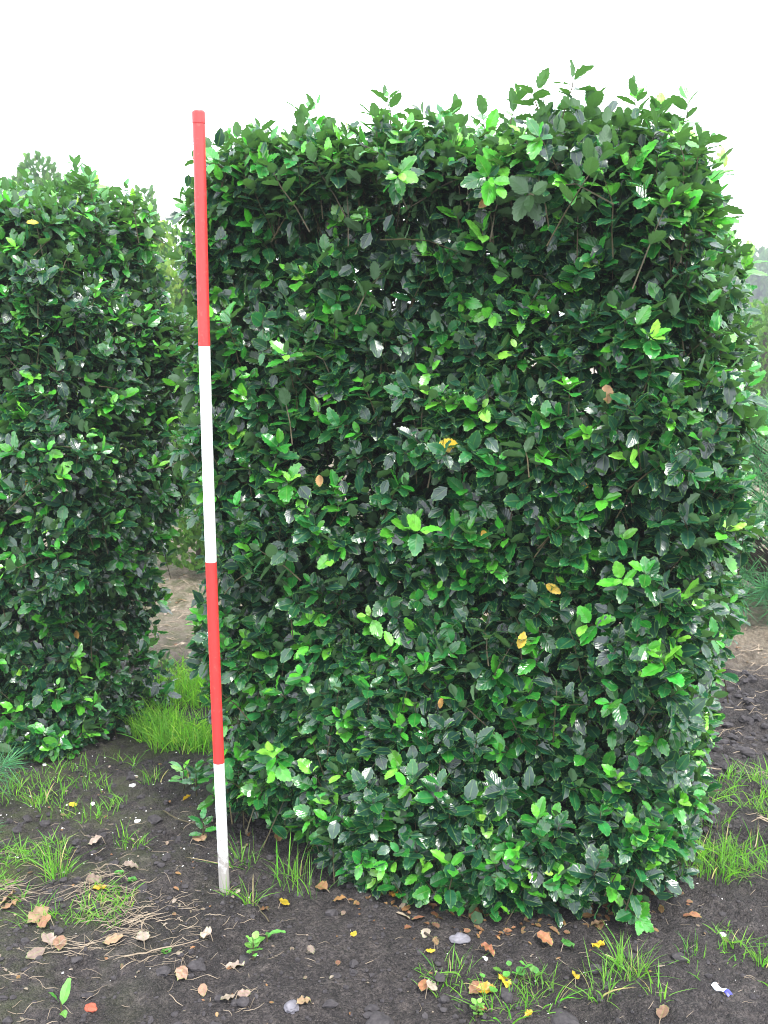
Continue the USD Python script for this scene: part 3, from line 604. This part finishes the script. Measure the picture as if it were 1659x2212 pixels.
stone(286, 1697, .009, 'stone_white', 'round white pebble left of the pole below the grass', 'pebble', 3); stone(294, 1681, .006, 'stone_white', 'smaller white pebble just behind the round white one', 'pebble', 4)
stone(200, 1728, .007, 'stone_white', 'angular white pebble among thin grass at the left', 'pebble', 5); stone(297, 1774, .008, 'stone_white', 'white pebble by itself left of the pole', 'pebble', 6)
stone(1559, 2020, .009, 'stone_white', 'flat white pebble on the soil at the right', 'pebble', 7); stone(1048, 2079, .006, 'stone_white', 'bright white pebble touching a brown fallen leaf', 'pebble', 8)
stone(96, 1652, .007, 'stone_white', 'pale pebble near the foot of the left hedge', 'pebble', 9)
stone(1610, 1620, .028, 'clod', 'large dark clod of soil right of the hedge', 'clod', 10, name='soil_lump'); stone(1650, 1700, .03, 'clod', 'dark clod at the right edge near a grass tuft', 'clod', 11, name='soil_lump')
stone(820, 2206, .03, 'clod', 'black clod of soil at the middle of the bottom edge', 'clod', 12, name='soil_lump'); stone(197, 2184, .013, 'red_scrap', 'orange red scrap lying on dark soil at bottom left', 'scrap', 13, 0.45, 'red_scrap')
stone(1215, 2205, .035, 'clod', 'broad black clod at the bottom edge right of the grass', 'clod', 14, name='soil_lump')

# ---------------------------------------------------------------- fallen leaves
def fallen(px, py, size, mat, age, label, seed, cat='fallen leaf', teeth=7):
    r = np.random.default_rng(9000 + seed)
    v, f, n, uv = leaf_shape(r, teeth, r.uniform(0.27, 0.40), r.uniform(-0.25, 0.5), r.uniform(-0.5, 0.9), r.uniform(0.0, 0.02), r.uniform(0.04, 0.12), r.uniform(-2, 2))
    a = r.uniform(0, 6.28); tilt = r.normal(0, 0.22, 2)
    al = np.array([math.cos(a), math.sin(a), tilt[0]]); R_ = frame_of(al[None], np.array([[tilt[1], tilt[0], 1.0]]))
    c = at_ground(ground_xy(px, py))[0]
    vv, ff, nn, at_ = scatter([(v, f, n, uv)], np.array([0]), np.zeros((1, 3)), R_, np.array([size]), np.array([age]), np.array([[r.random(), r.random(), 0]]))
    vv = vv - np.array([*vv[:, :2].mean(0), 0]); vv[:, 2] += -(vv[:, 2] - (ground_z(vv[:, 0] + c[0], vv[:, 1] + c[1]) - c[2])).min() + 0.001
    vb = vv - nn * 0.0006
    x = thing('fallen_leaf', c, label, cat)
    v2 = np.vstack([vv, vb]); f2 = np.vstack([ff, ff[:, ::-1] + len(vv)]); n2 = np.vstack([nn, -nn])
    raw('blade', v2, f2, n2, mat, x, {k: np.vstack([q_, q_]) for k, q_ in at_.items()})
    b = (vv[np.argmin(vv[:, :2] @ al[:2])]); e = b - al * size * 0.22
    e[2] = float(ground_z(e[0] + c[0], e[1] + c[1])) - c[2] + 0.002
    obj('stalk', tubes([(np.array([b, (b + e) / 2 + [0, 0, .001], e]), np.array([.0009, .0007, .0006]))], 4), 'straw', x)
Y, D_ = 'yellow_leaf', 'dry_leaf'
leaves = [
    (29, 1610, .045, Y, 0.0, 'yellow fallen leaf at the left edge below the left hedge'), (404, 1729, .035, Y, .1, 'pale yellow fallen leaf left of the white foot of the pole'), (158, 1739, .03, Y, .0, 'small yellow fallen leaf among thin grass at the left'),
    (204, 1825, .05, D_, .95, 'pale crumpled fallen leaf with grass to its right'), (432, 1822, .055, D_, .15, 'tan fallen leaf beside a holly seedling at the pole'), (284, 1884, .045, D_, .95, 'narrow cream fallen leaf on bare soil left of the pole'),
    (206, 1924, .055, D_, .9, 'pale fallen leaf lying under a yellow one'), (216, 1937, .045, Y, .02, 'yellow fallen leaf on top of a pale one at lower left'), (17, 1940, .065, D_, .1, 'large tan fallen leaf at the left edge in the straw'), (22, 1958, .06, D_, .25, 'brown fallen leaf just below the large tan one'),
    (82, 1990, .07, D_, .1, 'tan fallen leaf in the straw at lower left'), (96, 2005, .06, D_, .3, 'brown edged fallen leaf overlapping a tan one'), (105, 2042, .055, D_, .95, 'pale fallen leaf below the straw'), (130, 2052, .05, D_, .15, 'tan fallen leaf beside a pale one below the straw'),
    (244, 2042, .06, D_, .1, 'tan leaf curled on straw stalks left of centre'), (309, 2034, .05, D_, 1.0, 'greyish pale fallen leaf with lacy edges'), (445, 2036, .045, D_, .95, 'cream fallen leaf straight below the pole'), (508, 2094, .055, D_, 1.0, 'whitish fallen leaf left of the small leafy weed'),
    (393, 2112, .05, D_, .05, 'tan fallen leaf near the bottom, left of the whitish one'), (615, 1955, .042, Y, .08, 'pale yellow leaf flat on the soil right of the pole'), (572, 1978, .03, D_, .4, 'little brown fallen leaf right of the pole foot'), (694, 1930, .045, D_, .35, 'orange brown leaf under the left end of the front hedge'),
    (732, 1957, .045, D_, .4, 'brown fallen leaf beneath a low hedge sprig'), (764, 2030, .022, Y, .1, 'tiny cream yellow leaf scrap in front of the hedge'), (672, 2067, .025, D_, .95, 'tiny pale leaf scrap on open soil'), (657, 2175, .04, D_, .1, 'tan fallen leaf at the bottom edge beside a grey stone'),
    (492, 2168, .045, D_, .95, 'flat pale fallen leaf at the bottom'), (528, 2163, .04, D_, .9, 'second flat pale fallen leaf touching its neighbour at the bottom'), (438, 2142, .035, D_, .1, 'small tan leaf at the bottom left of the pale pair'), (77, 2072, .055, D_, .9, 'long pale leaf at the lower left under the straw'),
    (944, 1907, .05, D_, .38, 'brown leaf hanging in the shadow below the hedge'), (851, 1952, .04, Y, .5, 'yellow brown leaf in the shadow under the hedge'), (1024, 1985, .05, D_, .4, 'orange and brown leaf in the dark below the hedge middle'), (1290, 2006, .048, D_, .1, 'tan round leaf below the right hedge sprigs'),
    (1177, 2048, .05, D_, .38, 'oval brown orange leaf in a line of leaves before the hedge'), (1226, 2058, .05, 'weed_leaf', .0, 'dull green fallen leaf between a brown and a yellow one'), (1292, 2051, .052, Y, .0, 'bright yellow leaf on dark soil before the right hedge corner'), (1054, 2064, .045, D_, .4, 'brown leaf with a white pebble beside it'),
    (930, 2068, .026, Y, .15, 'small cupped yellow leaf before the hedge'), (941, 2054, .032, D_, .2, 'dull tan leaf just behind a cupped yellow one'), (915, 2138, .05, D_, .36, 'orange brown leaf next to a cream one in the foreground'), (933, 2142, .045, D_, 1.0, 'cream leaf overlapping an orange brown one'),
    (1028, 2152, .05, D_, .3, 'brown leaf left of the folded yellow one in the grass'), (1050, 2157, .05, Y, .05, 'folded pale yellow leaf in foreground grass'), (1090, 2138, .05, Y, .0, 'yellow leaf under the round leaved weed'), (1243, 2122, .035, Y, .08, 'pale yellow leaf left of the long arching grass'),
    (1431, 2196, .05, D_, .1, 'crumpled tan leaf at the bottom right'), (1142, 2206, .022, Y, .0, 'tiny yellow leaf at the bottom edge'), (1042, 2190, .035, D_, .4, 'dark brown leaf at the bottom edge in the grass')]
for i, (px, py, sz, mt, ag, lab) in enumerate(leaves): fallen(px, py, sz * .82, mt, ag, lab, i)

def litter(name, poly, n, label, mat='dry_leaf'):
    xy = field(poly, n, rg); al = np.column_stack([unit(rg.normal(size=(n, 2))), rg.normal(0, .15, n)]); nr = np.column_stack([rg.normal(0, .3, (n, 2)), np.ones(n)])
    v, f, nn, at_ = scatter(HOLLY_FAR, rg.integers(0, 6, n), at_ground(xy, .004), frame_of(al, nr), (.005 + .014 * rg.random(n) ** 2) * (2.0 if 'path' in name or 'hedge' in name else 1), np.where(rg.random(n) < (.6 if 'hedge' not in name else .1), rg.uniform(.85, 1, n), rg.uniform(.3, .75, n)), np.column_stack([rg.random((n, 2)), np.zeros(n)]))
    tag(raw(name, v, f, nn, mat, '/World', at_), label, 'leaf litter', kind='stuff')
litter('leaf_litter', [(-80, 1650), (480, 1640), (640, 1950), (620, 2230), (-80, 2230)], 170, 'small crumbs of dry leaf over the soil at the left')
litter('front_leaf_litter', [(560, 2230), (640, 1960), (1200, 2000), (1650, 1950), (1700, 2230)], 60, 'small crumbs of dry leaf over the foreground soil')
litter('path_leaf_litter', [(-100, 1430), (1800, 1430), (1800, 1180), (-100, 1180)], 1500, 'pale leaf crumbs on the path behind the hedges')

litter('hedge_litter', [(500, 1790), (690, 1850), (760, 1990), (1100, 2040), (1480, 2020), (1500, 1930), (1200, 1900), (800, 1800)], 330, 'old brown leaves lying in the shade along the foot of the front hedge')
def stick(pts, r_, label, mat='bark'):
    P = np.array([at_ground(ground_xy(*p[:2]), p[2])[0] for p in pts]); tt = np.linspace(0, 1, 9); i0 = np.linspace(0, 1, len(P))
    Q = np.stack([np.interp(tt, i0, P[:, c]) for c in range(3)], -1) + np.random.default_rng(len(label)).normal(0, .0012, (9, 3))
    tag(obj('stick', tubes([(Q, np.linspace(r_, r_ * .5, 9))], 6), mat, smooth=60), label, 'stick')
stick([(918, 2018, .004), (978, 2058, .006)], .0028, 'thin brown stick lying before the hedge beside the grey stone')
stick([(352, 1763, .006), (385, 1785, .012), (470, 1797, .006)], .0025, 'bent brown twig on the soil left of the pole', 'green_twig')
stick([(410, 1412, .01), (560, 1405, .012)], .006, 'pale stick lying on the path in the gap between the hedges', 'straw')
stick([(1500, 1660, .01), (1600, 1662, .012)], .003, 'pale stalk on the tilled soil right of the hedge', 'straw')
stick([(270, 2082, .01), (330, 2060, .012), (430, 2050, .008)], .002, 'curved pale stalk at the lower left', 'straw')
stick([(580, 2000, .004), (552, 1980, .012), (536, 1972, .02)], .0018, 'curved brown stalk below the pole foot', 'green_twig')

# ---------------------------------------------------------------- little weeds and seedlings
def rosette(name, px, py, shapes, n, size, stem, seed, label, cat, mat, age, spread=1.0, step=None):
    r = np.random.default_rng(seed); c = at_ground(ground_xy(px, py))[0]
    x = thing(name, c, label, cat)
    ang = np.arange(n) * 2.4 + r.uniform(0, 6); h = stem * (0.35 + 0.65 * np.arange(n) / max(n - 1, 1))
    out = np.stack([np.cos(ang), np.sin(ang), np.zeros(n)], -1)
    al = out * spread + np.array([0, 0, 1.0]) * np.interp(np.arange(n) / n, [0, 1], [0.15, 1.0])[:, None]
    pos = np.column_stack([out[:, :2] * .004, h])
    if step is not None: pos = np.column_stack([out[:, :2] * .01 + np.outer(np.arange(n) - n / 2, step) + r.normal(0, .012, (n, 2)), .010 + .022 * r.random(n)])
    v, f, nn, at_ = scatter(shapes, r.integers(0, len(shapes), n), pos, frame_of(al, np.array([0, 0, 1.0]) + out * -.2 + r.normal(0, .15, (n, 3))), size * r.uniform(.7, 1.2, n), np.clip(r.normal(age, .15, n), 0, 1), np.column_stack([r.random((n, 2)), np.zeros(n)]))
    raw('leaves', v, f, nn, mat, x, at_)
    P = [(np.array([[0, 0, -.01], [0, 0, stem * .5], [0, 0, stem]]), np.array([.0022, .0018, .001]))] if step is None else [(np.array([[0, 0, -.003], (pos[i] * .5), pos[i]]), np.array([.0008, .0007, .0006])) for i in range(n)]
    obj('stem', tubes(P, 4), 'green_twig', x)
ROUND = [leaf_shape(np.random.default_rng(s_), 4, .48, .15, .1, .0, .03) for s_ in range(3)]
rosette('holly_seedling', 425, 1725, HOLLY_NEAR, 12, .048, .09, 5, 'dark holly seedling close to the left side of the pole', 'seedling', 'holly_leaf', .25)
rosette('holly_seedling', 398, 1705, HOLLY_NEAR, 9, .040, .07, 6, 'bright green tipped holly seedling left of the dark one', 'seedling', 'holly_leaf', .75)
rosette('holly_seedling', 440, 1818, HOLLY_NEAR, 8, .04, .06, 7, 'tiny holly seedling behind the tan leaf by the pole', 'seedling', 'holly_leaf', .4)
rosette('weed', 1117, 2128, ROUND, 15, .019, .03, 8, 'small round leaved weed over the yellow fallen leaf', 'weed', 'weed_leaf', .25, step=np.array([.007, .001]))
rosette('weed', 548, 2088, ROUND, 16, .016, .05, 9, 'small leafy weed with tiny leaves in front of the pole', 'weed', 'weed_leaf', .6)
rosette('weed', 1030, 2195, ROUND, 12, .013, .03, 10, 'pale little weed at the bottom edge among grass', 'weed', 'weed_leaf', 1.0)
LONG = [leaf_shape(np.random.default_rng(3), 4, .2, .2, .5, .0, .04)]
rosette('weed', 577, 2036, LONG, 3, .05, .02, 12, 'weed with long dull green leaves lying right of the pole foot', 'weed', 'weed_leaf', .2, spread=2.0)
rosette('weed', 134, 2206, LONG, 3, .045, .03, 13, 'upright broad green blade at the bottom left edge', 'weed', 'weed_leaf', .1, spread=.25)
rosette('weed', 1000, 1960, ROUND, 10, .02, .05, 14, 'dim weed growing in the shadow at the hedge foot', 'weed', 'weed_leaf', .2)
for k, (px, py) in enumerate([(286, 1907), (258, 1900), (360, 2055)]):
    rosette('moss_cushion', px, py, ROUND, 34, .008, .004, 20 + k, ['bright moss cushion on bare soil left of the pole', 'smaller moss cushion beside the brighter one', 'moss cushion at the lower left below the pole foot'][k], 'moss', 'weed_leaf', .05, spread=2.2)

# a scrap of printed wrapping at the lower right
c = at_ground(ground_xy(1559, 2153))[0]; x = thing('wrapper_scrap', c, 'torn blue and white scrap of wrapping lying on the soil at bottom right', 'scrap', rz=math.radians(-58))
def sheet(x0, x1, y0, y1, dz):
    gxx, gyy = np.meshgrid(np.linspace(x0, x1, 7), np.linspace(y0, y1, 5)); z = .006 + .004 * np.sin(gxx * 160) + .003 * np.cos(gyy * 220) + dz
    i = np.arange(35).reshape(5, 7); q = np.stack([i[:-1, :-1], i[:-1, 1:], i[1:, 1:], i[1:, :-1]], -1).reshape(-1, 4)
    return np.stack([gxx, gyy, z], -1).reshape(-1, 3), q
obj('film', sheet(-.022, .010, -.008, .008, 0), 'blue_scrap', x, smooth=True); obj('printed_end', sheet(.010, .022, -.0075, .0075, 0), 'dark_blue_scrap', x, smooth=True)

# ---------------------------------------------------------------- pines at the edges
def pine(name, loc, label, sprays, seed, needle, n_each, trunk_h, width=.0014):
    r = np.random.default_rng(seed); x = thing(name, loc, label, 'pine')
    obj('trunk', tubes([(np.array([[0, 0, -.05], [.01, 0, trunk_h * .5], [0, 0.01, trunk_h]]), np.array([.022, .016, .006]))], 8), 'bark', x, smooth=50)
    paths, V, F, N, A, B, n0 = [], [], [], [], [], [], 0
    for (tip, z0) in sprays:
        tip = np.array(tip, float); s0 = np.array([0, 0, z0]); t = np.linspace(0, 1, 6)[:, None]; mid = (s0 + tip) / 2 + [0, 0, -.03]
        c = (1 - t) ** 2 * s0 + 2 * t * (1 - t) * mid + t * t * tip; paths.append((c, np.linspace(.006, .002, 6)))
        d = unit(c[-1] - c[-2]); n = n_each
        al = unit(d * r.uniform(-.1, 1.2, (n, 1)) + r.normal(0, .55, (n, 3)) + [0, 0, -.05]); root = tip - d * (r.random((n, 1)) ** 1.5 * .09)
        L = needle * r.uniform(.75, 1.15, n); sdv = unit(np.cross(al, r.normal(size=(n, 3)))); w = width
        bow = r.normal(0, .006, (n, 3)) + [0, 0, -.012]
        m_ = root + al * (L * .55)[:, None] + bow * .3; e_ = root + al * L[:, None] + bow
        v = np.stack([root - sdv * w * .5, root + sdv * w * .5, m_ - sdv * w * .5, m_ + sdv * w * .5, e_], 1)
        f = np.array([[0, 1, 3], [0, 3, 2], [2, 3, 4]]); F.append((f[None] + (np.arange(n) * 5)[:, None, None]).reshape(-1, 3) + n0); n0 += n * 5
        V.append(v.reshape(-1, 3)); N.append(np.repeat(np.cross(sdv, al), 5, 0)); ag = np.clip(r.normal(.55, .25, n), 0, 1)
        A.append(np.column_stack([np.tile([.8] * 5, n), np.tile([0, 0, .5, .5, 1], n), np.repeat(ag, 5)])); B.append(np.repeat(np.column_stack([r.random((n, 2)), np.zeros(n)]), 5, 0))
    obj('branch', tubes(paths, 5), 'bark', x, smooth=50)
    raw('needles', np.vstack(V), np.vstack(F), np.vstack(N), 'pine_needle', x, {'leaf': np.vstack(A), 'tone': np.vstack(B)})
rp = np.random.default_rng(31)
def bush_sprays(n, R_, h0, h1):
    out = []
    for _ in range(n):
        z = rp.uniform(h0, h1); a = rp.uniform(0, 6.28); rr = R_ * rp.uniform(.55, 1.0) * math.sqrt(max(0.15, 1 - ((z - h0) / (h1 - h0)) ** 2 * .8))
        out.append(((rr * math.cos(a), rr * math.sin(a), z), max(.04, z - rr * .7)))
    return out
p0 = ground_xy(1690, 1325); pine('pine_sapling', (p0[0], p0[1], float(ground_z(*p0))), 'bushy young pine with long blue green needles at the right edge behind the hedge', bush_sprays(230, .50, .10, 1.04), 7, .12, 110, .85, .0026)
p1 = np.array([-1.32, 2.62]); pine('pine_sapling', (p1[0], p1[1], float(ground_z(*p1))), 'low young pine whose two needle tips reach in at the left edge', [((.25, .16, .16), .06), ((.27, -.12, .09), .04), ((.10, .2, .2), .1), ((-.1, .1, .25), .15), ((.05, -.25, .2), .1)], 9, .085, 130, .22, .0016)

# ---------------------------------------------------------------- conifers, shrubs and far trees
FROND = leaf_set(5, 5, 2)
def tree(name, loc, h, rad, seed, label, cat, n, frond, mat, ages, shape='cone', group=None):
    r = np.random.default_rng(seed); x = thing(name, (loc[0], loc[1], 0), label, cat, group)
    obj('trunk', tubes([(np.array([[0, 0, -.1], [.02, 0, h * .4], [0, .03, h * .93]]), np.array([rad * .11, rad * .08, .012]))], 8), 'bark', x, smooth=50)
    P = np.zeros((0, 3))
    while len(P) < n:
        q = r.uniform([-1.15, -1.15, 0.02], [1.15, 1.15, 1.03], (n * 4, 3)); rr = np.hypot(q[:, 0], q[:, 1]); z = q[:, 2]
        env = {'cone': np.clip(1.02 - z, 0, 1) ** .45 * np.clip(z * 9, 0, 1) * .98 + .02, 'column': np.sqrt(np.clip(1 - (np.abs(z - .42) / .60) ** 2.6, 0, 1)), 'round': np.sqrt(np.clip(1 - ((z - .5) / .52) ** 2, 0, 1)), 'tree': np.sqrt(np.clip(1 - ((z - .62) / .4) ** 2, 0, 1))}[shape]
        lum = meshkit.fbm(q * np.array([2.2, 2.2, 2.2 * h / rad / 2]) + seed, 3, seed) - .5
        sd = rr / np.maximum(env, 1e-3) - 1 - (.3 if shape == 'column' else .5) * lum
        k = (sd < 0) & (sd > -.6) & (r.random(len(q)) < np.exp(sd / .2)); P = np.vstack([P, q[k]])
    P = P[:n]; out = unit(np.column_stack([P[:, :2], .2 + 0 * P[:, 0]]))
    al = unit(out + np.array([0, 0, .9]) + r.normal(0, .45, (n, 3))); nr = out + r.normal(0, .5, (n, 3)) + [0, 0, .4]
    lum = meshkit.fbm(P * np.array([3, 3, 3 * h / rad / 2]) + 5, 2, seed)
    v, f, nn, at_ = scatter(FROND, r.integers(0, 5, n), P * [rad, rad, h], frame_of(al, nr), frond * r.uniform(.6, 1.4, n), np.clip(r.uniform(*ages, n) + .5 * (lum - .5), 0, 1), np.column_stack([r.random((n, 2)), np.zeros(n)]))
    raw('crown', v, f, nn, mat, x, at_)
def by_ray(px, dist):
    d = ray(px, 712); return (d[:2] / np.linalg.norm(d[:2]) * dist)
def top_h(px, py, dist):
    d = ray(px, py); return CAM_H + dist * d[2] / np.hypot(d[0], d[1])
for i, (px, py, dist, wd, n, lab) in enumerate([
    (100, 345, 21.0, .62, 5200, 'tall rounded conifer rising above the left hedge'), (322, 412, 18.0, .42, 3200, 'slim pointed conifer seen between the left hedge and the pole'), (250, 418, 24.0, .55, 3000, 'thin topped conifer just above the left hedge, left of the slim one'),
    (12, 395, 26.0, .9, 3600, 'conifer at the left edge mostly behind the left hedge'),
    (395, 488, 10.5, .75, 6500, 'broad yellow green conifer in the gap behind the pole'), (480, 545, 11.0, .8, 6000, 'yellow green conifer hidden behind the left end of the front hedge'), (300, 560, 11.5, .8, 4000, 'yellow green conifer behind the right end of the left hedge')]):
    pt = by_ray(px, dist); tree('conifer', pt, top_h(px, py, dist), wd, 60 + i, lab, 'conifer', int(n * (1.8 if i == 0 else 1.25)), .075 if dist < 15 else .11, 'conifer_leaf', (.0, .55) if dist > 15 else (.5, 1.0), 'column' if i in (0, 3) else 'cone')
for i, (px, dist, h, rd, n, lab) in enumerate([(1655, 17.0, 1.75, 1.0, 5000, 'rounded green bush in the field at the right edge'), (1585, 19.0, 1.6, .9, 3500, 'green bush partly behind the right side of the front hedge'), (430, 15.0, 1.5, .9, 3500, 'low bush in the field seen through the gap'), (418, 5.9, .95, .36, 3800, 'leafy young bush standing on the path behind the gap beside the pole'), (1000, 16.0, 1.5, 1.0, 2500, 'low bush hidden behind the front hedge')]):
    tree('shrub', by_ray(px, dist), h, rd, 80 + i, lab, 'shrub', n, .10 if dist > 9 else .05, 'conifer_leaf', (.3, .7), 'round')
for i, (px, py, dist, rd, lab) in enumerate([(1665, 560, 75, 4.2, 'hazy far tree at the right edge, the nearest of the far ones'), (1610, 548, 82, 4.0, 'hazy far tree just right of the hedge'), (1560, 590, 90, 4.5, 'hazy far tree mostly covered by the hedge'), (1720, 575, 84, 4.5, 'hazy far tree beyond the right edge')]):
    tree('far_tree', by_ray(px, dist), top_h(px, py, dist), rd, 90 + i, lab, 'tree', 2600, .55, 'far_leaf', (.2, .9), 'tree')

# ---------------------------------------------------------------- air
usdkit.material(stage, look('air'), {'v': ('principled_volume', {'color': (0.92, 0.95, 1.0), 'density': 0.0022, 'anisotropy': 0.3})}, volume='v.volume')
hz = trimesh.creation.box([900, 1100, 14]); hz.apply_translation([0, 430, 5.5])
tag(obj('haze', hz, 'air'), 'thin pale haze over the field', 'haze', kind='stuff')
